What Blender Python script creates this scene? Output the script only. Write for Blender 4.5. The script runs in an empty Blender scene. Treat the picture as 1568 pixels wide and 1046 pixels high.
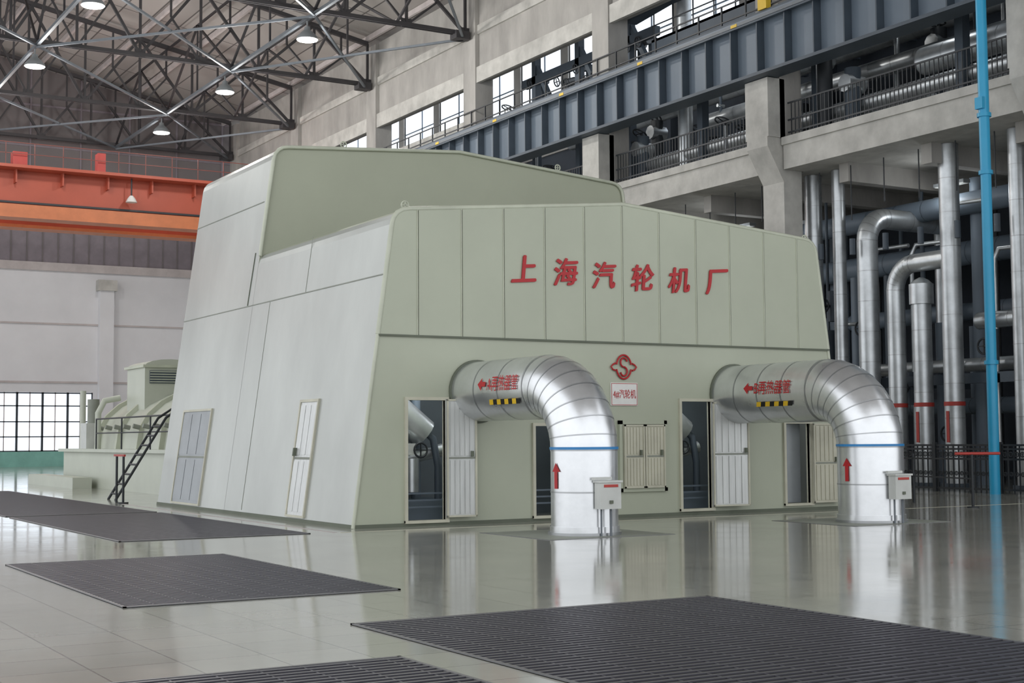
import bpy, math, random
from mathutils import Vector as V, Matrix
random.seed(7)
scn=bpy.context.scene
try: scn.view_settings.view_transform='Standard'
except Exception: pass

# ------------------------------------------------------------------ materials
def lin(c):
    o=[]
    for x in c:
        x=x/255.0
        o.append(x/12.92 if x<=0.04045 else ((x+0.055)/1.055)**2.4)
    return (o[0],o[1],o[2],1)
def mat(name,col,rough=0.5,metal=0.0,var=0.12,scale=1.5,bump=0.0,bscale=20,emit=None,es=0,stretch=(1,1,1),rvar=0.0):
    m=bpy.data.materials.new(name);m.use_nodes=True
    nt=m.node_tree;N=nt.nodes;L=nt.links
    b=N['Principled BSDF'];b.inputs['Roughness'].default_value=rough;b.inputs['Metallic'].default_value=metal
    tc=N.new('ShaderNodeTexCoord');mp=N.new('ShaderNodeMapping');mp.inputs['Scale'].default_value=stretch
    L.new(tc.outputs['Object'],mp.inputs['Vector'])
    no=N.new('ShaderNodeTexNoise');no.inputs['Scale'].default_value=scale;no.inputs['Detail'].default_value=6;no.inputs['Roughness'].default_value=0.6
    L.new(mp.outputs['Vector'],no.inputs['Vector'])
    cr=N.new('ShaderNodeValToRGB');c=lin(col)
    cr.color_ramp.elements[0].position=0.3;cr.color_ramp.elements[1].position=0.7
    cr.color_ramp.elements[0].color=tuple(x*(1-var) for x in c[:3])+(1,)
    cr.color_ramp.elements[1].color=tuple(min(1,x*(1+var)) for x in c[:3])+(1,)
    L.new(no.outputs['Fac'],cr.inputs['Fac']);L.new(cr.outputs['Color'],b.inputs['Base Color'])
    if bump>0:
        n2=N.new('ShaderNodeTexNoise');n2.inputs['Scale'].default_value=bscale;n2.inputs['Detail'].default_value=4
        L.new(mp.outputs['Vector'],n2.inputs['Vector'])
        bp=N.new('ShaderNodeBump');bp.inputs['Strength'].default_value=bump;bp.inputs['Distance'].default_value=0.05
        L.new(n2.outputs['Fac'],bp.inputs['Height']);L.new(bp.outputs['Normal'],b.inputs['Normal'])
    if rvar>0:
        mr=N.new('ShaderNodeMapRange');mr.inputs['To Min'].default_value=max(0.02,rough-rvar);mr.inputs['To Max'].default_value=rough+rvar
        L.new(no.outputs['Fac'],mr.inputs['Value']);L.new(mr.outputs['Result'],b.inputs['Roughness'])
    if emit:
        b.inputs['Emission Color'].default_value=lin(emit);b.inputs['Emission Strength'].default_value=es
    return m
M={}
M['sage']=mat('sage_painted_sheet',(175,180,161),0.4,0,0.05,0.6,0.03,3)
M['side']=mat('side_painted_sheet',(178,181,176),0.32,0.25,0.12,0.5,0.1,2,stretch=(1,1,.5))
M['hood']=mat('hood_painted_sheet',(166,170,150),0.45,0,0.05,0.6)
M['seam']=mat('seam_dark',(100,106,92),0.7)
M['seaml']=mat('seam_soft',(138,142,132),0.6)
M['trim']=mat('trim_sage_light',(188,192,174),0.4)
M['doorw']=mat('door_aluminium',(204,206,204),0.38,0.35,0.1,2,stretch=(6,6,0.6))
M['frame']=mat('door_frame_cream',(194,192,174),0.5)
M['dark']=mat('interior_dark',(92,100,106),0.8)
M['dgrey']=mat('door_glass_grey',(138,143,146),0.3,0.2)
M['alum']=mat('aluminium_cladding',(222,224,226),0.3,0.85,0.08,2.5,0.06,4,rvar=0.08)
M['aseam']=mat('cladding_seam',(178,180,182),0.35,0.8)
M['alum2']=mat('aluminium_cladding_dull',(196,200,202),0.36,0.75,0.25,1.2)
M['red']=mat('lettering_red',(176,32,38),0.5,0,0.08,6)
M['white']=mat('white_plate',(226,226,222),0.5)
M['boxw']=mat('instrument_box_grey',(196,198,194),0.4)
M['yellow']=mat('yellow_paint',(225,185,40),0.5)
M['black']=mat('black_paint',(22,22,24),0.5)
M['blue']=mat('blue_pipe_paint',(48,164,208),0.35,0,0.08,1)
M['bband']=mat('blue_band',(50,130,190),0.4)
M['conc']=mat('concrete',(164,161,156),0.85,0,0.22,0.8,0.2,8,stretch=(1,1,0.4))
M['concl']=mat('concrete_light',(188,186,180),0.85,0,0.2,1.2,0.15,8)
M['girder']=mat('girder_grey_blue',(108,120,132),0.5,0,0.08,0.7)
M['girder2']=mat('girder_dark_steel',(72,82,92),0.55)
M['truss']=mat('truss_dark_steel',(58,56,58),0.6)
M['brace']=mat('brace_grey_steel',(106,112,118),0.5)
M['orange']=mat('crane_orange',(172,80,58),0.5,0,0.08,0.6)
M['orange2']=mat('crane_orange_light',(196,116,74),0.45)
M['rail']=mat('black_rail',(42,46,50),0.5)
M['crail']=mat('crane_rail_brown',(130,66,56),0.5)
M['grate']=mat('grate_slats',(78,77,84),0.35,0.3,0.1,3)
M['grated']=mat('grate_recess',(16,16,20),0.8)
M['gframe']=mat('grate_frame',(104,104,106),0.4,0.3)
M['plaster']=mat('wall_plaster',(222,222,224),0.9,0,0.05,0.4)
M['ledge']=mat('wall_ledge',(190,182,180),0.9)
M['teal']=mat('teal_wainscot',(130,184,172),0.7,0,0.15,1)
M['brown']=mat('upper_wall_brown',(116,110,110),0.9,0,0.08,0.3)
M['louv']=mat('louver_mauve',(130,122,128),0.8)
M['mull']=mat('window_frame_dark',(60,66,72),0.6)
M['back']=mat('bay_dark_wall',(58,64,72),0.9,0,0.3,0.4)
M['machine']=mat('machine_sage',(190,194,180),0.4,0,0.06,0.8)
M['lamp']=mat('lamp_glass',(255,255,245),0.5,emit=(255,252,240),es=12)
M['lampb']=mat('lamp_housing',(120,124,126),0.5)
M['glow']=mat('window_glass_daylight',(225,235,242),0.4,emit=(232,240,250),es=1.4)
M['redp']=mat('red_paint',(176,60,52),0.5)

def roofmat():
    m=mat('roof_panels',(168,162,154),0.9,0,0.1,0.5)
    nt=m.node_tree;N=nt.nodes;L=nt.links;b=N['Principled BSDF']
    br=N.new('ShaderNodeTexBrick');br.inputs['Scale'].default_value=1;br.offset=0
    br.inputs['Brick Width'].default_value=1.5;br.inputs['Row Height'].default_value=5.2;br.inputs['Mortar Size'].default_value=0.04
    br.inputs['Color1'].default_value=lin((168,163,158));br.inputs['Color2'].default_value=lin((148,143,139));br.inputs['Mortar'].default_value=lin((92,88,86))
    tc=N.new('ShaderNodeTexCoord');L.new(tc.outputs['Object'],br.inputs['Vector']);L.new(br.outputs['Color'],b.inputs['Base Color'])
    return m
M['roofm']=roofmat()
def floormat():
    m=bpy.data.materials.new('glossy_floor_tiles');m.use_nodes=True
    nt=m.node_tree;N=nt.nodes;L=nt.links;b=N['Principled BSDF']
    tc=N.new('ShaderNodeTexCoord')
    br=N.new('ShaderNodeTexBrick');br.offset=0;br.inputs['Scale'].default_value=1
    br.inputs['Brick Width'].default_value=0.6;br.inputs['Row Height'].default_value=0.6;br.inputs['Mortar Size'].default_value=0.008;br.inputs['Mortar Smooth'].default_value=0.4
    br.inputs['Color1'].default_value=lin((172,171,160));br.inputs['Color2'].default_value=lin((164,164,154));br.inputs['Mortar'].default_value=lin((122,122,114))
    L.new(tc.outputs['Object'],br.inputs['Vector'])
    no=N.new('ShaderNodeTexNoise');no.inputs['Scale'].default_value=0.5;no.inputs['Detail'].default_value=10;no.inputs['Roughness'].default_value=0.65
    L.new(tc.outputs['Object'],no.inputs['Vector'])
    mx=N.new('ShaderNodeMix');mx.data_type='RGBA';mx.blend_type='MULTIPLY';mx.inputs['Factor'].default_value=0.5
    r=N.new('ShaderNodeValToRGB');r.color_ramp.elements[0].position=0.3;r.color_ramp.elements[0].color=(0.66,0.67,0.68,1);r.color_ramp.elements[1].position=0.7
    L.new(no.outputs['Fac'],r.inputs['Fac']);L.new(br.outputs['Color'],mx.inputs['A']);L.new(r.outputs['Color'],mx.inputs['B'])
    L.new(mx.outputs['Result'],b.inputs['Base Color'])
    b.inputs['IOR'].default_value=1.6
    n2=N.new('ShaderNodeTexNoise');n2.inputs['Scale'].default_value=1.2;n2.inputs['Detail'].default_value=6
    L.new(tc.outputs['Object'],n2.inputs['Vector'])
    mr=N.new('ShaderNodeMapRange');mr.inputs['To Min'].default_value=0.03;mr.inputs['To Max'].default_value=0.17
    L.new(n2.outputs['Fac'],mr.inputs['Value']);L.new(mr.outputs['Result'],b.inputs['Roughness'])
    n3=N.new('ShaderNodeTexNoise');n3.inputs['Scale'].default_value=4
    L.new(tc.outputs['Object'],n3.inputs['Vector'])
    bp=N.new('ShaderNodeBump');bp.inputs['Strength'].default_value=0.04;bp.inputs['Distance'].default_value=0.02
    L.new(n3.outputs['Fac'],bp.inputs['Height']);L.new(bp.outputs['Normal'],b.inputs['Normal'])
    return m
M['floor']=floormat()

# ------------------------------------------------------------------ mesh builder
class B:
    def __init__(s,T=None): s.v=[];s.f=[];s.m=[];s.sm=[];s.T=T
    def add(s,vs,fs,mt,smooth=False):
        o=len(s.v)
        for p in vs:
            p=V(p)
            if s.T: p=V(s.T(p))
            s.v.append(tuple(p))
        for f in fs: s.f.append([o+i for i in f]);s.m.append(mt);s.sm.append(smooth)
    def box(s,x0,x1,y0,y1,z0,z1,mt):
        vs=[(x,y,z) for z in (z0,z1) for y in (y0,y1) for x in (x0,x1)]
        s.add(vs,[(0,2,3,1),(4,5,7,6),(0,1,5,4),(2,6,7,3),(0,4,6,2),(1,3,7,5)],mt)
    def beam(s,a,b,w,h,mt,up=(0,0,1)):
        a=V(a);b=V(b);d=(b-a).normalized();up=V(up)
        if abs(d.dot(up))>0.98: up=V((1,0,0))
        r=d.cross(up).normalized()*(w/2);u=r.cross(d).normalized()*(h/2)
        vs=[a-r-u,a+r-u,a+r+u,a-r+u,b-r-u,b+r-u,b+r+u,b-r+u]
        s.add(vs,[(0,1,2,3),(7,6,5,4),(0,4,5,1),(1,5,6,2),(2,6,7,3),(3,7,4,0)],mt)
    def tube(s,path,r,mt,n=16,caps=True,radii=None):
        path=[V(p) for p in path];k=len(path)
        d0=(path[1]-path[0]).normalized();ref=V((0,0,1)) if abs(d0.z)<0.9 else V((1,0,0))
        u=(ref-d0*ref.dot(d0)).normalized();vs=[]
        for i in range(k):
            if i==0:d=path[1]-path[0]
            elif i==k-1:d=path[-1]-path[-2]
            else:d=(path[i+1]-path[i]).normalized()+(path[i]-path[i-1]).normalized()
            d.normalize();u=(u-d*u.dot(d)).normalized();w=d.cross(u)
            rr=radii[i] if radii else r
            for j in range(n):
                t=2*math.pi*j/n;vs.append(path[i]+(u*math.cos(t)+w*math.sin(t))*rr)
        fs=[(i*n+j,i*n+(j+1)%n,(i+1)*n+(j+1)%n,(i+1)*n+j) for i in range(k-1) for j in range(n)]
        s.add(vs,fs,mt,True)
        if caps:
            s.add(vs[:n],[tuple(reversed(range(n)))],mt);s.add(vs[-n:],[tuple(range(n))],mt)
    def cyl(s,a,b,r,mt,n=16): s.tube([a,b],r,mt,n)
    def prism(s,poly,y0,y1,mt,caps=True):
        n=len(poly);vs=[(x,y0,z) for x,z in poly]+[(x,y1,z) for x,z in poly]
        fs=[(i,i+n,(i+1)%n+n,(i+1)%n) for i in range(n)]
        if caps: fs+= [tuple(range(n)),tuple(reversed(range(n,2*n)))]
        s.add(vs,fs,mt)
    def wheel(s,c,r,ax,mt,t=0.03):
        c=V(c);ax=V(ax).normalized();ref=V((0,0,1)) if abs(ax.z)<.9 else V((1,0,0))
        u=ax.cross(ref).normalized();w=ax.cross(u)
        pts=[c+(u*math.cos(a)+w*math.sin(a))*r for a in [2*math.pi*i/16 for i in range(17)]]
        s.tube(pts,t,mt,6,False)
        for i in range(0,16,4): s.beam(c,pts[i],t,t,mt)
    def obj(s,name,parent=None):
        me=bpy.data.meshes.new(name);me.from_pydata(s.v,[],s.f)
        ms=[]
        for k in s.m:
            if k not in ms: ms.append(k)
        for k in ms: me.materials.append(M[k])
        for i,p in enumerate(me.polygons): p.material_index=ms.index(s.m[i]);p.use_smooth=s.sm[i]
        me.update()
        o=bpy.data.objects.new(name,me);scn.collection.objects.link(o)
        if parent:o.parent=parent
        return o
def empty(name):
    e=bpy.data.objects.new(name,None);scn.collection.objects.link(e);e.empty_display_size=0.3;return e
def arc(c,a,b,r,n=8):
    c=V(c);a=V(a);b=V(b)
    return [c-b*r*math.cos(t)+a*r*math.sin(t) for t in [math.pi/2*i/n for i in range(n+1)]]
def clad(b,path,r,mt='alum',seam='aseam',sp=0.75,n=28):
    b.tube(path,r,mt,n)
    path=[V(p) for p in path]
    for i in range(len(path)-1):
        L=(path[i+1]-path[i]).length;d=(path[i+1]-path[i]).normalized()
        if L<sp*0.6:
            if i>0:b.tube([path[i]-d*0.01,path[i]+d*0.01],r+0.004,seam,n,False)
            continue
        k=max(1,round(L/sp))
        for j in range(0,k+1):
            q=path[i]+d*(L*j/k)
            b.tube([q-d*0.012,q+d*0.012],r+0.006,seam,n,False)

def text_mesh(body,size,mt,name,off=0.0,ext=0.008):
    c=bpy.data.curves.new(name,'FONT');c.body=body;c.size=size;c.offset=off;c.extrude=ext;c.resolution_u=4
    o=bpy.data.objects.new(name,c);scn.collection.objects.link(o)
    bpy.context.view_layer.update()
    dg=bpy.context.evaluated_depsgraph_get()
    me=bpy.data.meshes.new_from_object(o.evaluated_get(dg))
    bpy.data.objects.remove(o)
    me.materials.clear();me.materials.append(M[mt])
    return me
def put_mesh(me,name,fn,parent):
    for v in me.vertices: v.co=V(fn(v.co))
    me.update();o=bpy.data.objects.new(name,me);scn.collection.objects.link(o);o.parent=parent;return o
def lamp_light(name,loc,e,r=0.3,col=(1,0.98,0.94),parent=None):
    l=bpy.data.lights.new(name,'POINT');l.energy=e;l.shadow_soft_size=r;l.color=col
    o=bpy.data.objects.new(name,l);scn.collection.objects.link(o);o.location=loc
    if parent:o.parent=parent

# ------------------------------------------------------------------ room shell
b=B();b.box(-6,40,-6,90,-0.3,0,'floor');b.obj('floor')
YE=88.0
b=B()
wins=[(-2.2,3.7),(5.2,11.0),(14.6,22.0)]
b.box(-6,30.9,YE,YE+0.4,4.45,11.8,'plaster')
b.box(-6,30.9,YE,YE+0.4,0.0,0.9,'teal')
xp=-6
for a,c in wins:
    b.box(xp,a,YE,YE+0.4,0.9,4.45,'plaster');xp=c
b.box(xp,30.9,YE,YE+0.4,0.9,4.45,'plaster')
b.box(-6,30.9,YE-0.15,YE+0.4,11.8,12.3,'ledge')
b.box(-6,30.9,YE,YE+0.4,12.3,14.4,'louv')
for i in range(40): b.box(-6+i*0.92,-5.94+i*0.92,YE-0.05,YE,12.3,14.4,'brown')
b.box(-6,30.9,YE-0.1,YE+0.4,14.4,14.7,'ledge')
b.box(-6,30.9,YE,YE+0.4,14.7,27,'brown')
for i in range(13): b.box(-6+i*3,-5.9+i*3,YE-0.08,YE,14.7,27,'louv')
for z in (17.0,19.3,21.8): b.box(-6,30.9,YE-0.06,YE,z,z+0.12,'louv')
for z,h in ((5.0,0.12),(8.55,0.1)): b.box(-6,30.9,YE-0.08,YE,z,z+h,'ledge')
for x in (1.2-6.5,12.0,22.25):
    b.box(x,x+0.85,YE-0.5,YE,0,11.3,'plaster');b.box(x-0.15,x+1.0,YE-0.65,YE,10.7,11.35,'concl')
b.obj('wall_end')
for k,(a,c) in enumerate(wins):
    b=B();b.box(a,c,YE+0.2,YE+0.22,0.9,4.45,'glow')
    n=5 if k==2 else 4
    for i in range(n+1): 
        x=a+(c-a)*i/n;b.box(x-0.06,x+0.06,YE+0.05,YE+0.18,0.9,4.45,'mull')
        if i<n: b.box(x+(c-a)/n/2-.025,x+(c-a)/n/2+.025,YE+0.05,YE+0.18,0.9,4.45,'ledge')
    for z in (0.9,1.75,2.65,3.6,4.37): b.box(a,c,YE+0.05,YE+0.18,z,z+0.07,'mull')
    b.obj('window_%d'%(k+1))
b=B()
def zr(x): return 25.4-abs(x-12)*0.19
for (xa,xb) in ((-6,12),(12,31)):
    b.add([(xa,-6,zr(xa)),(xb,-6,zr(xb)),(xb,90,zr(xb)),(xa,90,zr(xa)),(xa,-6,zr(xa)+.3),(xb,-6,zr(xb)+.3),(xb,90,zr(xb)+.3),(xa,90,zr(xa)+.3)],[(0,3,2,1),(4,5,6,7),(0,1,5,4),(2,3,7,6),(0,4,7,3),(1,2,6,5)],'roofm')
b.obj('ceiling')
TY=[34.0,44.4,54.8,65.2,75.6,86.0]
for ty in TY:
    e=B();zb=19.5
    x0,x1=-5.0,29.9;n=12
    px=[x0+(x1-x0)*i/n for i in range(n+1)]
    zt=[zr(x)-0.4 for x in px]
    for dy in (-0.09,0.09):
        e.beam((x0,ty+dy,zb),(x1,ty+dy,zb),0.08,0.18,'truss')
    for i in range(n):
        e.beam((px[i],ty,zt[i]),(px[i+1],ty,zt[i+1]),0.24,0.2,'truss')
        if i%2==0: e.beam((px[i],ty,zb),(px[i+1],ty,zt[i+1]),0.13,0.13,'truss')
        else: e.beam((px[i],ty,zt[i]),(px[i+1],ty,zb),0.13,0.13,'truss')
        xm=(px[i]+px[i+1])/2;zm=(zt[i]+zt[i+1])/2
        zmid=(zb+zm)/2
        e.beam((xm,ty,zm),(xm,ty,zmid),0.09,0.09,'truss')
        if i%2==0: e.beam((xm,ty,zmid),(px[i+1],ty,zb),0.09,0.09,'truss')
        else: e.beam((xm,ty,zmid),(px[i],ty,zb),0.09,0.09,'truss')
    for i in range(n+1):
        e.beam((px[i],ty,zb),(px[i],ty,zt[i]),0.11,0.11,'truss')
        e.box(px[i]-0.25,px[i]+0.25,ty-0.03,ty+0.03,zb-0.12,zb+0.28,'truss')
    e.box(29.3,29.98,ty-0.3,ty+0.3,19.2,19.55,'truss')
    e.obj('roof_truss')
e=B()
for i in range(13):
    x=-5+34.9/12*i;e.beam((x,28,zr(x)-0.15),(x,87.5,zr(x)-0.15),0.14,0.26,'ledge')
e.obj('roof_purlins')
e=B()
for j in range(len(TY)-1):
    ya,yb=TY[j],TY[j+1];ym=(ya+yb)/2
    for x in (4.5,13.6,22.7): e.beam((x,ya,19.35),(x,yb,19.35),0.14,0.14,'brace')
    for xa,xb in ((-4.6,4.5),(4.5,13.6),(13.6,22.7),(22.7,29.8)):
        e.beam((xa,ya,19.3),(xb,yb,19.3),0.10,0.10,'brace')
        if j%2==0: e.beam((xb,ya,19.25),(xa,yb,19.25),0.10,0.10,'brace')
    for x in (-0.5,13.6,22.7,26.5):
        zt_=zr(x)-0.5
        e.beam((x,ya,19.5),(x,ym,zt_),0.1,0.1,'truss');e.beam((x,yb,19.5),(x,ym,zt_),0.1,0.1,'truss')
        e.beam((x,ya,zt_),(x,yb,zt_),0.1,0.1,'truss');e.beam((x,ym,zt_),(x,ym,19.4),0.08,0.08,'truss')
e.obj('roof_bracing')
for (x,y) in ((22.7,55.6),(22.7,66.1),(22.7,76.6),(13.6,65.6),(13.6,55.2),(13.6,76.6),(4.5,66),(22.7,45),(13.6,45)):
    e=B();z=18.45
    e.cyl((x,y,z+.45),(x,y,19.25),0.04,'lampb',8)
    e.tube([(x,y,z),(x,y,z+0.12),(x,y,z+0.3),(x,y,z+0.42),(x,y,z+0.55)],0.3,'lampb',20,True,[0.46,0.43,0.27,0.14,0.12])
    e.cyl((x,y,z-0.03),(x,y,z+0.0),0.42,'lamp',20)
    o=e.obj('pendant_lamp')
    lamp_light('bay_light',(x,y,z-0.6),750,0.35,(1,0.98,0.95),o)

# ------------------------------------------------------------------ column line on the right
CY=[13.2,24.3,34.8,44.4,54.8,65.2,75.6,86.0]
for y in CY:
    e=B()
    e.box(30.25,31.0,y-0.5,y+0.5,0,11.0,'concl')
    e.box(30.1,31.0,y-0.55,y+0.55,11.0,21.5,'conc')
    e.add([(30.25,y-.5,9.6),(30.25,y+.5,9.6),(30.25,y-.5,11),(30.25,y+.5,11),(29.6,y-.5,10.7),(29.6,y+.5,10.7),(29.6,y-.5,11),(29.6,y+.5,11)],[(0,1,5,4),(4,5,7,6),(6,7,3,2),(0,4,6,2),(1,3,7,5)],'concl')
    e.box(29.6,30.3,y-0.55,y+0.55,11.0,12.9,'concl')
    e.obj('concrete_column')
b=B()
for y0,y1 in zip(CY[:-1],CY[1:]):
    b.box(30.3,30.9,y0+.56,y1-.56,17.4,21.6,'conc')
    b.box(30.15,30.3,y0+.56,y1-.56,17.2,17.9,'concl')
    b.box(30.2,30.3,y0+.56,y1-.56,19.4,19.8,'concl')
    if y0>50:
        b.box(30.4,30.8,y0+.56,y1-.56,0,15.4,'plaster')
        b.box(30.3,30.9,y0+.56,y1-.56,15.4,15.75,'concl')
b.obj('wall_right')
b=B();y0,y1=8,87.7
b.box(29.55,29.62,y0,y1,13.0,14.75,'girder')
b.box(29.2,30.0,y0,y1,14.72,14.85,'girder')
b.box(29.2,30.0,y0,y1,12.92,13.02,'girder2')
for i in range(int((y1-y0)/1.3)):
    y=y0+0.3+i*1.3;b.box(29.25,29.56,y,y+0.05,13.0,14.75,'girder2')
b.box(29.38,29.52,y0,y1,14.85,15.0,'girder2')
b.box(29.18,29.21,y0,y1,14.7,14.8,'brace')
b.box(29.17,29.2,y0,y1,14.62,14.68,'girder2')
for i in range(9): b.box(29.17,29.2,30+i*5.2,30.3+i*5.2,14.70,14.8,'yellow')
b.box(29.3,29.5,33.9,34.3,15.0,15.8,'yellow')
b.obj('crane_runway_girder')
b=B()
for i in range(56):
    y=12+i*1.25
    b.beam((30.03,y,14.85),(30.03,y,15.95),0.05,0.05,'rail')
for z in (15.4,15.95): b.beam((30.03,12,z),(30.03,82,z),0.045,0.045,'rail')
b.obj('walkway_railing')
MZ=empty('equipment_mezzanine')
b=B()
b.box(31.15,39.1,8,54.1,10.0,10.95,'concl')
for y0,y1 in zip(CY[:-1],CY[1:]):
    if y0>50: break
    b.box(30.2,31.15,y0+.56,y1-.56,9.98,10.95,'concl')
    b.box(30.12,30.2,y0+.56,y1-.56,10.75,11.0,'concl')
for y in [12+i*3.4 for i in range(13)]: b.box(31.2,39,y,y+0.4,9.4,10.0,'conc')
b.obj('deck_slab',MZ)
b=B()
for y0,y1 in zip(CY[:-1],CY[1:]):
    if y0>50: break
    for z in (11.15,11.55,12.1): b.beam((30.3,y0+.7,z),(30.3,y1-.7,z),0.04,0.05,'rail')
    y=y0+.8
    while y<y1-.8:
        b.beam((30.3,y,10.95),(30.3,y,12.1),0.025,0.025,'rail');y+=0.17
b.obj('deck_railing',MZ)
b=B()
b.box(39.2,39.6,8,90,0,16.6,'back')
b.box(39.2,39.6,8,90,22.6,24.2,'conc')
for i in range(18): b.box(39.2,39.6,8+i*4.8,8.7+i*4.8,16.6,22.6,'conc')
b.box(39.1,39.2,8,90,16.3,16.7,'conc')
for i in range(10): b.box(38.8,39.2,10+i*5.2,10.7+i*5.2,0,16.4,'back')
b.obj('wall_bay_back')
b=B()
b.box(31,39.6,8,90,24.0,24.3,'conc')
b.obj('roof_bay')
b=B();b.box(39.35,39.4,8,90,16.6,22.6,'glow')
for i in range(34): b.box(39.28,39.34,8+i*2.4,8.06+i*2.4,16.6,22.6,'girder')
for z in (18.6,20.6): b.box(39.28,39.34,8,90,z,z+0.06,'girder')
b.obj('window_4')
b=B()
b.box(31.5,31.7,10,43,15.9,16.5,'girder2')
b.box(31.5,38.8,10,43,16.4,16.5,'girder2')
for i in range(12): b.box(31.7,38.8,10.5+i*2.9,10.7+i*2.9,15.9,16.4,'girder2')
for y in (16,22,28,34,40): b.box(31.5,31.8,y,y+.3,10.95,15.9,'girder2')
for i in range(28): b.beam((31.55,10.5+i*1.2,16.5),(31.55,10.5+i*1.2,17.6),0.04,0.04,'rail')
for z in (17.05,17.6): b.beam((31.55,10,z),(31.55,43,z),0.04,0.04,'rail')
for y in (45.8,49.5,53):
    b.beam((32.5,y,10.95),(32.5,y,20),0.3,0.3,'girder2')
    b.beam((32.5,y-2,15),(32.5,y,18),0.2,0.2,'girder2')
b.beam((32.5,44,17.3),(32.5,54,17.3),0.3,0.35,'girder2')
b.beam((32.5,44,15.6),(32.5,54,15.6),0.25,0.3,'girder2')
b.beam((31.3,25,19.2),(31.3,44,17.6),0.4,0.5,'girder2')
b.beam((31.3,36,17.7),(31.3,44,18.9),0.15,0.15,'girder2')
b.obj('steel_platform',MZ)

# ------------------------------------------------------------------ pipes of the bay
PR=empty('pipe_rack')
def vpipe(name,y,x,r,z0,z1,mt='alum2',top=None,R=0.6,band=True,out=1.5):
    e=B()
    path=[(x,y,z0),(x,y,z1)]
    if top=='back':
        path=[(x,y,z0),(x,y,z1-R)]+arc((x+R,y,z1-R),(0,0,1),(1,0,0),R,6)[1:]+[(x+R+out,y,z1)]
    if top=='right':
        path=[(x,y,z0),(x,y,z1-R)]+arc((x,y-R,z1-R),(0,0,1),(0,-1,0),R,6)[1:]+[(x,y-R-out,z1)]
    clad(e,path,r,mt,'aseam',1.0,18)
    if band:
        e.tube([(x,y,2.35),(x,y,2.47)],r+0.012,'redp',18,False)
        e.box(x-r-0.02,x-r-0.005,y-0.05,y+0.05,1.3,2.2,'redp')
    if z0<0.1: e.cyl((x,y,0),(x,y,0.12),r+0.12,'girder2',18)
    return e.obj(name,PR)
s=31.9/30
Pp=[(32.7,0.27,9.4,None,False),(31.6,0.2,9.4,None,False),(30.45,0.31,7.9,'back',False),(29.37,0.26,6.35,'right',True),(28.4,0.27,5.3,'cap',True),(27.3,0.28,9.4,None,True),(25.0,0.22,9.4,None,False)]
for (y,r,z,t,bd) in Pp:
    zz=(z-1.5)*s+1.5 if z<9 else 9.98
    vpipe('insulated_riser_pipe',y*s,31.9,r*1.05,0,zz,'alum2',t if t!='cap' else None,0.75,bd,1.4 if t=='right' else 3)
e=B();e.cyl((31.9,28.4*s,5.4),(31.9,28.4*s,6.0),0.36,'alum2',18);e.tube([(31.9,28.4*s,6.0),(31.9,28.4*s,6.12),(31.9,28.4*s,6.2)],0.3,'alum2',18,True,[.34,.22,.06]);e.obj('silencer_cap',PR)
e=B()
for (z,x,r,y0,y1) in ((6.3,33,0.28,10,27.5),(4.85,33,0.25,10,29),(3.6,33.4,0.2,10,34),(8.6,34,0.35,10,50),(7.4,36,0.4,10,50),(2.4,34.5,0.25,10,50),(5.6,37,0.3,10,55)):
    clad(e,[(x,y0,z),(x,y1,z)],r,'alum2' if x<33.8 else 'girder','aseam' if x<33.8 else 'girder2',1.2,14)
for i in range(95):
    y=14+i*0.42+random.uniform(-.3,.3);x=random.uniform(32.8,38);r=random.choice((0.05,0.08,0.12,0.15,0.2,0.25))
    e.cyl((x,y,0),(x,y,random.choice((9.4,9.4,7,5,3))),r,random.choice(('alum2','girder2','girder','rail')),10)
for i in range(22):
    y=15+i*1.5+random.uniform(-.4,.4);x=32.6;z=random.uniform(1.4,8)
    e.cyl((x,y,z-.5),(x,y,z+.5),0.16,'girder2',10);e.cyl((x-.4,y,z),(x,y,z),0.05,'rail',8);e.wheel((x-.4,y,z),0.22,(1,0,0),'rail')
for i in range(12):
    y=22+i*1.6;z=random.uniform(4,9)
    e.tube([(33,y,0),(33,y,z-.3),(33.1,y-.1,z),(33.3,y-1.2,z)],0.07,'alum2',8)
for i in range(8): e.box(32.4,36.5,14+i*4.6,14.2+i*4.6,3.0,3.25,'girder2')
e.box(32.4,32.6,12,52,3.0,3.3,'girder2')
for i in range(14):
    y=24+i*1.4;e.cyl((31.3,y,7.2+random.random()*2),(31.3,y,9.9),0.02,'rail',6);e.cyl((31.3,y,7.1),(31.3,y,7.6),0.09,'girder2',8)
e.obj('pipework',PR)
e=B();by=25.1;bx=28.95
e.cyl((bx,by,0),(bx,by,21),0.135,'blue',16)
for z in (3.3,8.2,9.7,16.5): e.cyl((bx,by,z),(bx,by,z+0.1),0.18,'blue',16)
e.box(bx-.2,bx-.1,by-.12,by+.12,9.9,10.2,'blue')
e.obj('blue_water_pipe')
e=B()
for (z,x,r,y0,y1) in ((12.9,32.6,0.42,10,30.5),(11.9,31.9,0.25,10,44),(13.6,34,0.3,12,43),(12.0,34,0.5,14,52),(14.9,33,0.3,10,40),(14.9,35,0.3,20,54)):
    clad(e,[(x,y0,z),(x,y1,z)],r,'alum2','aseam',1.0,16)
for i in range(70):
    y=14+i*0.57+random.uniform(-.3,.3);x=random.uniform(31.2,36);r=random.choice((0.06,0.1,0.16,0.26));z1=random.choice((12.3,13,14.5,15.8))
    e.cyl((x,y,10.95),(x,y,z1),r,random.choice(('alum2','girder2','rail')),10)
    if random.random()<.6:
        e.wheel((x-0.1,y,z1+.15),0.28,(random.random()*.6,0,1),'rail');e.cyl((x,y,z1),(x,y,z1+.2),0.05,'rail',6)
    if random.random()<.4: e.cyl((x-r-.1,y,z1-.5),(x+r+.1,y,z1-.5),r*1.1,'alum2',10)
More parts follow.
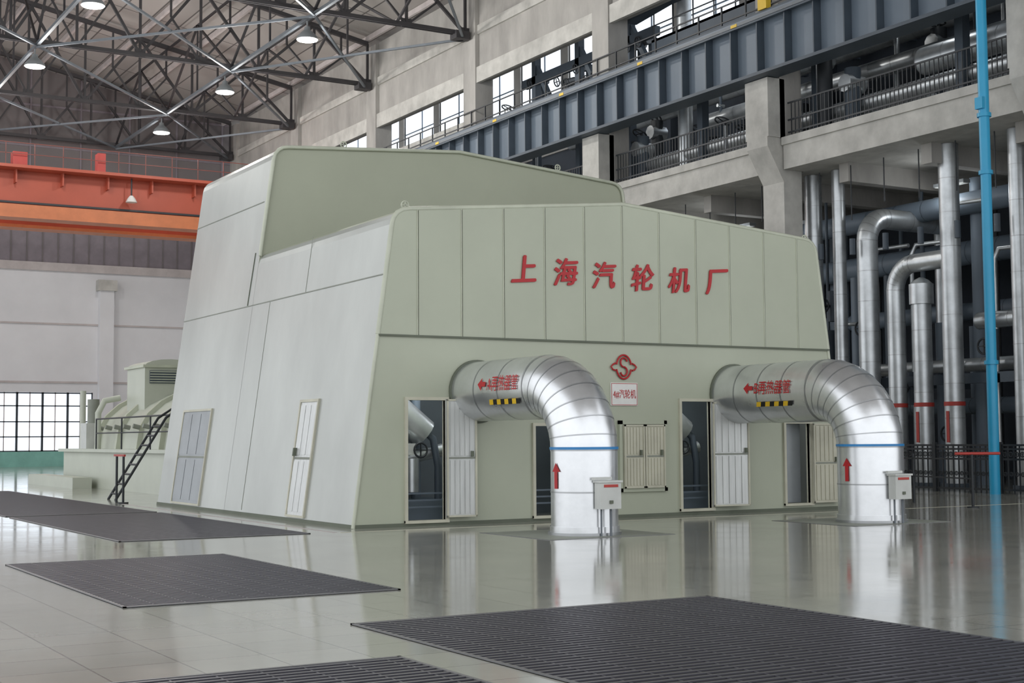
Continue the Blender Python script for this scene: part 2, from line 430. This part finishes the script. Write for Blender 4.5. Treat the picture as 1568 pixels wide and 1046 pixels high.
for y in (41.5,47.0): e.cyl((31.9,y,10.95),(31.9,y,18.5),0.28,'alum2',14)
for i in range(12):
    y=45+i*.75;z=15.8+random.random()*1.5;e.cyl((33,y,15.6),(33,y,z),0.16,'girder2',8);e.cyl((32.6,y,z),(33.6,y+.6,z+.4),0.12,'rail',8);e.wheel((32.3,y,z),0.2,(1,0,.3),'rail')
e.obj('deck_piping',MZ)
for y in (20,30,40):
    e=B();e.box(33.6,33.9,y,y+1.2,9.2,9.3,'lampb');e.box(33.63,33.87,y+.03,y+1.17,9.18,9.2,'boxw');o=e.obj('added_deck_fill_light',MZ)  # added fixture under the deck, there to brighten the pipework
    lamp_light('bay_light',(33.4,y+.6,8.9),35,0.2,(0.95,0.98,1),o)
    e=B();e.box(33.6,33.9,y,y+1.2,15.7,15.8,'lampb');e.box(33.63,33.87,y+.03,y+1.17,15.68,15.7,'boxw');o=e.obj('added_platform_fill_light',MZ)  # added fixture above the deck, fill for the deck piping
    lamp_light('bay_light',(32.6,y+.6,15.4),70,0.2,(0.95,0.98,1),o)

# fence
e=B();xf=29.3
y=12.0
while y<52:
    e.beam((xf,y,0.0),(xf,y,1.22),0.03,0.03,'rail')
    if y<36:
        e.wheel((xf,y+0.09,1.0),0.06,(1,0,0),'rail',0.014);e.wheel((xf,y+0.09,0.5),0.05,(1,0,0),'rail',0.012)
    y+=0.18
for z in (0.1,0.88,1.14,1.24): e.beam((xf,12,z),(xf,52,z),0.04,0.05,'rail')
y=12
while y<52:
    e.box(xf-.05,xf+.05,y-.05,y+.05,0,1.32,'rail');y+=2.2
e.obj('iron_fence')

# ------------------------------------------------------------------ turbine enclosure
ENC=empty('turbine_enclosure')
XL,XR,k=9.87,21.05,0.14
YF=22.1;YM=28.63;YB=33.35
xl=lambda z:XL+k*z
xr=lambda z:XR-k*z
def outline(zl,zp,zr_,xp,zbase,inset=0.0):
    p=[(xl(zbase)+inset,zbase),(xr(zbase)-inset,zbase)]
    R=0.28
    xa=xr(zr_)-inset
    for t in (0,.25,.5,.75,1): p.append((xa-R*(1-math.cos(t*math.pi/2))+k*R*(1-t),zr_-R+R*math.sin(t*math.pi/2)))
    p.append((xp,zp))
    xa=xl(zl)+inset
    for t in (1,.75,.5,.25,0): p.append((xa+R*(1-math.cos(t*math.pi/2))-k*R*(1-t),zl-R+R*math.sin(t*math.pi/2)))
    return p
low=outline(5.5,5.93,5.56,15.45,3.28)
b=B()
def skin(b,poly,y0,y1,mside,mroof):
    n=len(poly)
    for i in range(1,n):
        (xa,za),(xb,zb)=poly[i],poly[(i+1)%n]
        steep=abs(zb-za)>abs(xb-xa)
        b.add([(xa,y0,za),(xa,y1,za),(xb,y1,zb),(xb,y0,zb)],[(0,1,2,3)],mside if steep else mroof)
lf=outline(5.5,5.93,5.56,15.45,0)
tf=outline(7.8,8.1,7.75,15.45,0)
skin(b,lf,YF+0.02,YM+0.02,'side','hood')
skin(b,tf,YM,YB,'side','hood')
b.obj('side_shell',ENC)
b=B()
b.add([(x,YM,z) for x,z in tf],[tuple(range(len(tf)))],'hood')
b.add([(x,YB,z) for x,z in tf],[tuple(reversed(range(len(tf))))],'hood')
top=[(x,YM-0.04,z) for x,z in tf[2:]]
b.tube([(xr(5.4),YM-.03,5.4)]+top+[(xl(5.4),YM-.03,5.4)],0.04,'trim',8)
b.tube([(x,YF-0.0,z) for x,z in [(xr(3.3),3.3)]+low[2:]+[(xl(3.3),3.3)]],0.045,'trim',8)
b.tube([(xl(3.3),YF,3.3),(xl(0),YF,0)],0.035,'trim',8)
b.tube([(xr(3.3),YF,3.3),(xr(0),YF,0)],0.035,'trim',8)
for x,y,z in ((10.95,YF+.2,5.55),(20.2,YF+.2,5.56)): b.wheel((x,y,z+.05),0.07,(0,1,0),'trim',0.015)
for x,z in ((12.6,7.93),(18.2,7.93)): b.wheel((x,YM+.1,z+.08),0.07,(0,1,0),'trim',0.015)
b.obj('hood_shell',ENC)
b=B();zs=3.3
ops=[(10.88,11.62,0.1,2.17),(13.45,14.3,0.1,1.72),(16.76,17.48,0.12,2.19),(19.38,20.03,0.15,1.76)]
def wallpiece(x0,x1,z0,z1):
    b.box(x0,x1,YF,YF+0.06,z0,z1,'sage')
b.add([(xl(0),YF,0),(10.5,YF,0),(10.5,YF,zs),(xl(zs),YF,zs)],[(0,1,2,3)],'sage')
b.add([(20.4,YF,0),(xr(0),YF,0),(xr(zs),YF,zs),(20.4,YF,zs)],[(0,1,2,3)],'sage')
x=10.5
for a,c,z0,z1 in ops:
    wallpiece(x,a,0,zs);wallpiece(a,c,0,z0);wallpiece(a,c,z1,zs);x=c
wallpiece(x,20.4,0,zs)
b.obj('front_wall',ENC)
b=B()
for a,c,z0,z1 in ops:
    w=0.055
    b.box(a-w,a+.0,YF-0.05,YF+.1,z0-.04,z1+w,'frame');b.box(c,c+w,YF-0.05,YF+.1,z0-.04,z1+w,'frame')
    b.box(a,c,YF-0.05,YF+.1,z1,z1+w,'frame');b.box(a-w,c+w,YF-0.06,YF+.1,z0-.05,z0,'frame')
b.box(XL+.02,XR-.02,YF-0.02,YF,0.0,0.06,'seam')
b.obj('door_frames',ENC)
b=B()
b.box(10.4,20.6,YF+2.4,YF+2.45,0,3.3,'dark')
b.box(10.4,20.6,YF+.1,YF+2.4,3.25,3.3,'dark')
for x0 in (10.7,16.6):
    b.cyl((x0+.3,YF+1.6,0.2),(x0+.3,YF+1.6,1.5),0.2,'girder',14)
    b.tube([(x0+.2,YF+1.2,2.4),(x0+.6,YF+1.2,2.0),(x0+1.1,YF+1.2,1.6)],0.28,'alum2',14)
    b.cyl((x0+.75,YF+1.0,0.55),(x0+.75,YF+1.0,1.15),0.15,'alum2',12)
    b.cyl((x0+.6,YF+1.4,1.1),(x0+1.5,YF+1.2,1.3),0.12,'alum2',12)
    b.box(x0+.5,x0+.8,YF+.9,YF+1.1,1.22,1.42,'boxw')
    b.cyl((x0+1.15,YF+1.6,0.1),(x0+1.15,YF+1.6,2.6),0.09,'girder',12)
    b.wheel((x0+.9,YF+.9,1.3),0.13,(0,1,0),'rail',.02)
    b.box(x0,x0+1.6,YF+.8,YF+2,0.0,0.4,'girder')
    b.cyl((x0+.15,YF+.8,0.0),(x0+.15,YF+.8,2.5),0.05,'girder2',8);b.cyl((x0+.45,YF+.8,0.4),(x0+.45,YF+.8,1.0),0.1,'girder2',10)
    b.tube([(x0+1.3,YF+1.0,0.4),(x0+1.3,YF+1.0,1.0),(x0+1.2,YF+1.0,1.5),(x0+.8,YF+1.2,1.9),(x0+.4,YF+1.6,1.9)],0.07,'girder2',8)
    for z in (0.3,0.42,0.54): b.beam((x0,YF+.5,z),(x0+1.4,YF+.5,z),.03,.03,'girder')
b.box(19.4,20.0,YF+.25,YF+.27,0.15,1.76,'dgrey')
b.cyl((13.7,YF+1,0),(13.7,YF+1,2),0.05,'bband',8)
for z in (0.3,0.42,0.54): b.beam((13.4,YF+.5,z),(14.4,YF+.5,z),.03,.03,'girder')
o=b.obj('interior_equipment',ENC)
for x in (11.6,17.4): lamp_light('interior_fill_light',(x,YF+.7,2.85),50,0.1,(0.95,0.98,1),ENC)  # fill lights added so the equipment shows through the door openings
lamp_light('interior_fill_light',(14,YF+.9,2.85),12,0.1,(0.95,0.98,1),ENC)  # weaker added fill behind the middle opening
b=B()
def ztop(x):
    return 5.5+(x-10.65)/(15.45-10.65)*0.43 if x<15.45 else 5.93-(x-15.45)/(20.3-15.45)*0.37
b.add([(x,YF+0.01,z) for x,z in low],[tuple(range(len(low)))],'seam')
sx=[11.09,11.96,12.82,13.69,14.56,15.42,16.28,17.17,18.01,18.89,19.77]
g=0.011
pl=[(xl(3.3),3.3),(sx[0]-g,3.3),(sx[0]-g,ztop(sx[0])-.02)]+low[-5:]
b.prism(pl,YF-0.03,YF,'sage')
for a,c in zip(sx[:-1],sx[1:]):
    b.prism([(a+g,3.3),(c-g,3.3),(c-g,ztop(c)-.02),(a+g,ztop(a)-.02)],YF-0.03,YF,'sage')
pr=[(sx[-1]+g,3.3),(xr(3.3),3.3)]+low[2:7]+[(sx[-1]+g,ztop(sx[-1])-.02)]
b.prism(pr,YF-0.03,YF,'sage')
b.box(xl(3.3),xr(3.3),YF-.045,YF-.0,3.265,3.3,'seam')
for x in sx: b.box(x-.024,x-.01,YF-.045,YF-.03,3.3,ztop(x)-.05,'trim')
b.obj('upper_cladding',ENC)
def leaf(name,x0,x1,z0,z1,mt='doorw',tilt=0.12):
    b=B(lambda p:(p.x,p.y-tilt*(p.x-x0),p.z))
    y1=YF-0.06
    b.box(x0,x1,y1-0.04,y1,z0,z1,mt)
    n=5;w=(x1-x0)
    zm=(z0+z1)/2
    for za,zb in ((z0+.05,zm-.04),(zm+.04,z1-.05)):
        for i in range(n):
            a=x0+.05+(w-.1)*i/n;c=x0+.05+(w-.1)*(i+1)/n
            b.box(a+.012,c-.012,y1-.055,y1-.04,za,zb,mt)
    b.box(x0,x1,y1-.05,y1-.04,zm-.015,zm+.015,'seaml')
    for (a,c,e,f) in ((x0,x0+.03,z0,z1),(x1-.03,x1,z0,z1),(x0,x1,z0,z0+.03),(x0,x1,z1-.03,z1)): b.box(a,c,y1-.062,y1-.04,e,f,'frame')
    b.box(x1-.12,x1-.08,y1-.1,y1-.06,zm+.02,zm+.12,'seam')
    return b.obj(name,ENC)
leaf('door_leaf_1',11.6,12.16,0.14,2.19)
leaf('door_leaf_2',17.46,18.28,0.15,2.18)
leaf('door_leaf_3',20.05,20.72,0.15,1.76,'frame',0.02)
leaf('window_shutter_1',15.36,15.82,0.55,1.74,'frame',0.0)
leaf('window_shutter_2',15.84,16.30,0.55,1.74,'frame',0.0)
b=B()
for (a,c,e,f) in ((15.28,15.35,.48,1.82),(16.31,16.38,.48,1.82),(15.28,16.38,.48,.55),(15.28,16.38,1.75,1.82)): b.box(a,c,YF-.07,YF,e,f,'sage')
b.obj('shutter_frame',ENC)
chars='上海汽轮机厂'
cx=[13.24,14.13,14.98,15.87,16.74,17.66];cz=[4.57,4.56,4.54,4.54,4.54,4.55]
for i,ch in enumerate(chars):
  for q,(dx,dz) in enumerate(((0,0),(.014,.006),(-.014,-.006),(0.0,.016))):
    me=text_mesh(ch,0.6,'red','t',0.0,0.010)
    xs=[v.co.x for v in me.vertices];ys=[v.co.y for v in me.vertices];mx=(min(xs)+max(xs))/2;my=(min(ys)+max(ys))/2
    hh=max(max(ys)-min(ys),max(xs)-min(xs));sc=0.5/hh
    put_mesh(me,'lettering_%d_%d'%(i,q),lambda p,mx=mx,my=my,i=i,sc=sc,dx=dx,dz=dz,q=q:(cx[i]+dx+(p.x-mx)*sc+(p.y-my)*sc*0.10,YF-0.05-q*.0012-p.z,cz[i]+dz+(p.y-my)*sc+(p.x-mx)*sc*0.08),ENC)
b=B();b.box(15.12,15.73,YF-0.03,YF,2.1,2.53,'white')
for (a,c,e,f) in ((15.13,15.72,2.11,2.12),(15.13,15.72,2.51,2.52),(15.13,15.14,2.11,2.52),(15.71,15.72,2.11,2.52)): b.box(a,c,YF-.033,YF-.03,e,f,'redp')
b.obj('sign_plate',ENC)
me=text_mesh('4#汽轮机',0.16,'red','t',0.0,0.002)
xs=[v.co.x for v in me.vertices];sc=0.52/(max(xs)-min(xs))
put_mesh(me,'sign_text',lambda p,sc=sc,m=min(xs):(15.165+(p.x-m)*sc,YF-0.035-p.z,2.25+p.y*1.15),ENC)
b=B();c=(15.42,2.83)
ring=[(c[0]+.17*math.cos(t),YF-.03,c[1]+.225*math.sin(t)) for t in [2*math.pi*i/32 for i in range(33)]]
S=[]
for t in [i/12*math.pi*1.5 for i in range(13)]: S.append((c[0]+.075*math.cos(t+0.2),YF-.03,c[1]+.085+.085*math.sin(t+0.2)))
S2=[(2*c[0]-p[0],p[1],2*c[1]-p[2]) for p in reversed(S)]
b.tube(ring[1:16],0.018,'red',6);b.tube(ring[17:32],0.018,'red',6)
b.tube(S+S2,0.018,'red',6)
for sg in (-1,1):
    b.tube([(c[0]+sg*.19,YF-.03,c[1]+.07),(c[0]+sg*.25,YF-.03,c[1]+.04),(c[0]+sg*.29,YF-.03,c[1]-.0),(c[0]+sg*.25,YF-.03,c[1]-.05),(c[0]+sg*.19,YF-.03,c[1]-.07)],0.016,'red',6)
b.obj('logo_emblem',ENC)
def lean(p): return (XL+k*p.z-p.x,p.y,p.z)
b=B(lean)
b.box(0.0,0.010,YF+.05,YB,4.335,4.355,'seaml')
b.box(0,0.006,27.6,27.612,0.1,4.33,'seaml');b.box(0,0.006,25.7,25.715,4.36,5.45,'seaml')
b.box(0,0.010,YM+.2,YB,6.6,6.62,'seaml')
b.box(0,0.03,YM-.02,YM+.03,5.5,7.55,'trim')
b.beam((0.005,28.9,5.5),(0.005,28.95,4.36),0.02,0.02,'seam')
b.box(0,0.02,YF,YB,0.0,0.06,'seam')
for (y0,y1,z0,z1,mt,nn) in ((24.3,25.1,0.12,2.2,'doorw',3),(30.3,32.2,0.12,2.15,'dgrey',3)):
    b.box(0,0.04,y0-.05,y0,z0-.04,z1+.05,'frame');b.box(0,0.04,y1,y1+.05,z0-.04,z1+.05,'frame')
    b.box(0,0.04,y0,y1,z1,z1+.05,'frame');b.box(0,0.04,y0,y1,z0-.04,z0,'frame')
    b.box(0,0.02,y0,y1,z0,z1,mt)
    zm=(z0+z1)/2
    b.box(0.02,0.03,y0,y1,zm-.02,zm+.02,'seaml')
    for i in range(nn):
        a=y0+(y1-y0)*i/nn;c2=a+(y1-y0)/nn
        b.box(0.02,0.028,a+.02,c2-.02,z0+.06,zm-.06,mt);b.box(0.02,0.028,a+.02,c2-.02,zm+.06,z1-.06,mt)
b.box(0.03,0.09,25.0,25.05,1.2,1.35,'seam')
b.obj('side_wall_details',ENC)

# ------------------------------------------------------------------ big reheater pipes
def big(name,cx,cy,r,label,hz=2.33):
    root=empty(name)
    b=B();R=1.02
    path=[(cx,YF-0.005,hz),(cx,cy+R,hz)]+arc((cx,cy+R,hz-R),(0,-1,0),(0,0,-1),R,8)[1:]+[(cx,cy,0.02)]
    clad(b,path,r,'alum','aseam',0.75,40)
    b.tube([(cx,cy,1.32),(cx,cy,1.36)],r+0.014,'bband',40,False)
    b.tube([(cx,cy,0),(cx,cy,0.05)],r+0.05,'aseam',40)
    b.tube([(cx,cy,0.05),(cx,cy,0.14)],r+0.02,'alum',40)
    b.tube([(cx,YF-.005,hz),(cx,YF-.04,hz)],r+0.04,'seam',40)
    b.obj('cladding',root)
    def side(px,pz,e=0):
        ph=pz/r;return (cx-(r+0.02+e)*math.cos(ph),YF-px,hz+(r+0.02+e)*math.sin(ph))
    for q,(dx,dz) in enumerate(((0,0),(.006,.003))):
        me=text_mesh(label,0.27,'red','t',0.0,0.0)
        xs=[v.co.x for v in me.vertices];w=max(xs)-min(xs);m0=min(xs);sc=1.0/w
        put_mesh(me,'label_text_%d'%q,lambda p:side(1.3+dx+(p.x-m0)*sc,-0.02+dz+p.y*1.0,q*.001),root)
    b=B()
    def poly(pts,mt,fn): b.add([fn(*q) for q in pts],[tuple(range(len(pts)))],mt)
    poly([(1.0,.08),(1.12,-.03),(1.12,.19)],'red',side);poly([(1.12,.04),(1.26,.04),(1.26,.12),(1.12,.12)],'red',side)
    for i in range(4):
        a=1.3+i*.25
        for j,mt in ((0,'yellow'),(1,'black')):
            s0=a+j*.125
            poly([(s0,-.27),(s0+.125,-.27),(s0+.175,-.18),(s0+.05,-.18)],mt,side)
    Fh=V((0.5068,0.8621,0));R0=V((0.8621,-0.5068,0))
    def vert(px,pz,a0):
        a=a0+px/r;q=(-Fh*math.cos(a)+R0*math.sin(a))*(r+.014);return (cx+q.x,cy+q.y,pz)
    f=lambda x,z:vert(x,z,-1.0)
    poly([(-.04,.72),(.04,.72),(.04,.98),(-.04,.98)],'red',f);poly([(-.1,.98),(.1,.98),(0,1.12)],'red',f)
    b.obj('markings',root)
    b=B();a=0.56;n=(-Fh*math.cos(a)+R0*math.sin(a));t=V((-n.y,n.x,0))
    def tb(p): q=V((cx,cy,0))+n*(r+p.y)+t*p.x;return (q.x,q.y,p.z)
    b.T=tb
    b.box(-.19,.19,0.02,.18,.42,.82,'boxw');b.box(-.21,.21,0.0,.2,.82,.85,'boxw')
    b.box(-.13,.13,.18,.19,.75,.79,'redp');b.box(-.03,.03,.18,.2,.5,.55,'seam')
    b.cyl((0.05,.1,0),(0.05,.1,.42),0.02,'brace',8);b.cyl((-.1,.06,0),(-.1,.06,.42),0.015,'brace',8)
    b.box(-.25,.1,0.02,.07,.86,.9,'boxw')
    b.obj('instrument_box',root)
    return root
big('reheat_steam_pipe',12.26,18.66,0.525,'A再热器管')
big('reheat_steam_pipe.001',18.08,18.4,0.57,'B再热器管')
for cx_,cy_ in ((12.26,18.66),(18.08,18.4)):
    b=B();b.box(cx_-1.15,cx_+1.15,cy_-.8,cy_+1.3,0.0,0.004,'gframe')
    b.box(cx_-1.12,cx_+1.12,cy_-.77,cy_+1.27,0.004,0.006,'seaml');b.obj('floor_cover_plate')

# ------------------------------------------------------------------ floor gratings
def grating(x0,x1,y0,y1,p=0.1):
    b=B();b.box(x0,x1,y0,y1,0.0,0.004,'grated')
    y=y0+.05
    while y<y1-.07:
        b.box(x0+.03,x1-.03,y,y+p*0.4,0.004,0.012,'grate');y+=p
    x=x0+.3
    while x<x1-.1:
        b.box(x,x+.012,y0+.03,y1-.03,0.004,0.009,'grate');x+=.3
    for a in (x0,x1-.03): b.box(a,a+.03,y0,y1,0,0.013,'gframe')
    for a in (y0,y1-.03): b.box(x0,x1,a,a+.03,0,0.013,'gframe')
    b.obj('floor_grating')
grating(3.52,6.28,12.9,18.2)
grating(4.77,8.42,3.5,10.73)
grating(1.2,4.35,3.5,8.95)
grating(5.75,8.8,21.35,29.4)
grating(5.75,8.8,29.75,45.2)
b=B();b.box(9.2,9.28,21.4,34,0,0.003,'ledge')
b.box(9.3,29,21.3,21.36,0,0.003,'frame')
b.obj('floor_marking_lines')

b=B()
b.cyl((23.2,20.7,0),(23.2,20.7,1.1),0.03,'rail',10);b.cyl((23.2,20.7,0),(23.2,20.7,0.03),0.12,'rail',14)
b.cyl((22.9,20.88,1.12),(23.7,20.4,1.12),0.03,'redp',10)
b.beam((23.2,20.7,0.6),(23.9,23.0,0.6),0.03,0.03,'rail');b.beam((23.2,20.7,1.0),(23.9,23.0,1.0),0.03,0.03,'rail');b.cyl((23.9,23.0,0),(23.9,23.0,1.1),0.03,'rail',8)
b.obj('guard_stanchion')

# ------------------------------------------------------------------ generator behind
G=empty('generator_unit')
b=B()
b.box(11.7,19.2,36.2,50.7,0,1.15,'machine');b.box(11.55,19.3,36.0,50.9,1.15,1.25,'machine')
b.box(10.9,11.5,46,52.5,0,0.35,'machine')
n=14
prof=[(15.4+3.3*math.cos(math.pi*i/n),1.25+2.0*math.sin(math.pi*i/n)**0.8) for i in range(n+1)]
b.prism(prof,38,47.6,'machine')
pr2=[(15.4+3.45*math.cos(math.pi*i/n),1.25+2.12*math.sin(math.pi*i/n)**0.8) for i in range(n+1)]
for y in (38,40.3,42.6,44.9,47.4): b.prism(pr2,y,y+.18,'trim')
b.cyl((15.4,36.3,2.0),(15.4,38,2.0),0.9,'machine',24)
at=[(12.65,2.2),(14.3,2.2),(14.3,3.85)]+[(13.475+.825*math.cos(t),3.85+.22*math.sin(t)) for t in [math.pi*i/8 for i in range(1,8)]]+[(12.65,3.85)]
b.prism(at,44.2,46.2,'machine')
b.box(12.57,14.38,44.1,46.3,3.8,3.88,'trim')
b.box(12.8,14.1,44.15,44.2,3.3,3.7,'girder2')
for i in range(5): b.box(12.8,14.1,44.12,44.15,3.33+i*.08,3.36+i*.08,'trim')
b.box(11.75,12.2,47.8,48.6,1.25,2.1,'boxw');b.cyl((11.9,48.9,1.2),(11.9,48.9,3.2),0.1,'machine',10)
b.cyl((12.1,48.3,2.1),(12.1,48.3,2.9),0.2,'seaml',12);b.tube([(11.8,46.5,1.25),(11.8,46.5,2.4),(12.0,46.5,2.8),(12.5,46.5,2.9)],0.1,'machine',10)
for i in range(9): b.cyl((12.05,38.4+i*1.05,1.9),(11.85,38.4+i*1.05,1.95),0.07,'seaml',8)
for i in range(16): b.cyl((15.4+.75*math.cos(i*.3927),36.28,2+.75*math.sin(i*.3927)),(15.4+.75*math.cos(i*.3927),36.2,2+.75*math.sin(i*.3927)),0.05,'seaml',8)
for y in (37.2,40,43,46): b.cyl((11.62,y,1.25),(11.62,y,2.2),0.025,'rail',8)
b.cyl((11.62,37.2,2.2),(11.62,46,2.2),0.025,'rail',8);b.cyl((11.62,37.2,1.75),(11.62,46,1.75),0.02,'rail',8)
b.obj('casing',G)
b=B()
for dy in (0,0.7):
    b.tube([(9.7,36.4+dy,0),(11.1,36.8+dy,2.1),(11.5,36.9+dy,2.35),(12.0,37+dy,2.2)],0.035,'rail',8)
for i in range(8):
    t=(i+.6)/8.5;b.cyl((9.7+1.4*t,36.4+.4*t,2.1*t),(9.7+1.4*t,37.1+.4*t,2.1*t),0.025,'rail',8)
b.obj('access_ladder',G)
b=B();b.cyl((9.35,34.4,0),(9.35,34.4,1.15),0.03,'rail',8);b.cyl((9.35,34.4,0),(9.35,34.4,.03),0.13,'rail',12);b.cyl((9.35,35.0,0),(9.35,35.0,1.15),0.03,'rail',8)
b.beam((9.35,34.3,1.15),(9.35,35.2,1.15),.05,.05,'redp');b.obj('guard_stanchion')

# ------------------------------------------------------------------ bridge crane
b=B()
for y0 in (74.0,77.5):
    b.box(-4.5,28.2,y0,y0+.9,12.95,15.2,'orange')
    b.box(-4.5,28.2,y0-.12,y0+1.0,15.2,15.35,'orange')
    b.box(-4.5,28.2,y0-.16,y0+1.0,12.78,12.95,'orange2')
b.box(-4.5,28.2,72.9,74.0,15.15,15.3,'orange')
b.box(-4.5,28.2,73.84,74.0,12.95,13.45,'orange2')
b.box(-4.5,28.2,73.9,73.98,13.5,13.6,'rail')
for i in range(14): b.prism([(-4+i*2.3,14.5),(-3.92+i*2.3,14.5),(-3.92+i*2.3,15.15),(-4+i*2.3,15.15)],73.5,74.0,'orange')
for i in range(24): b.beam((-4.4+i*1.4,72.95,15.3),(-4.4+i*1.4,72.95,16.4),0.03,0.03,'crail')
for z in (15.85,16.4): b.beam((-4.5,72.95,z),(28.2,72.95,z),0.03,0.03,'crail')
b.box(27.8,28.9,73.2,79.2,14.6,15.4,'orange')
b.box(14.2,14.9,73.2,73.8,15.35,16.0,'redp');b.box(18.4,18.8,73.2,73.8,15.3,16.3,'redp')
b.cyl((20.2,73.4,14.2),(20.2,73.4,15.2),0.04,'rail',8);b.tube([(20.2,73.4,13.9),(20.2,73.4,14.1),(20.2,73.4,14.25)],.2,'white',12,True,[.3,.2,.08])
b.obj('bridge_crane')

# ------------------------------------------------------------------ light & camera
w=bpy.data.worlds.new('daylight');scn.world=w;w.use_nodes=True
bg=w.node_tree.nodes['Background'];bg.inputs[0].default_value=(0.94,0.965,1.0,1);bg.inputs[1].default_value=1.55

f=2180.0
p=math.atan(148.3/f);a=math.radians(59.55);th=0.0068
Fh=V((math.cos(a),math.sin(a),0));R0=V((math.sin(a),-math.cos(a),0))
F=Fh*math.cos(p)+V((0,0,1))*math.sin(p);U0=V((0,0,1))*math.cos(p)-Fh*math.sin(p)
cr=R0*math.cos(th)-U0*math.sin(th);cu=U0*math.cos(th)+R0*math.sin(th)
cam=bpy.data.cameras.new('camera');co=bpy.data.objects.new('camera',cam);scn.collection.objects.link(co)
m=Matrix((( cr.x,cu.x,-F.x,0),(cr.y,cu.y,-F.y,0),(cr.z,cu.z,-F.z,1.5),(0,0,0,1)))
co.matrix_world=m
cam.sensor_width=36;cam.lens=36*f/1568;cam.clip_end=500
scn.camera=co
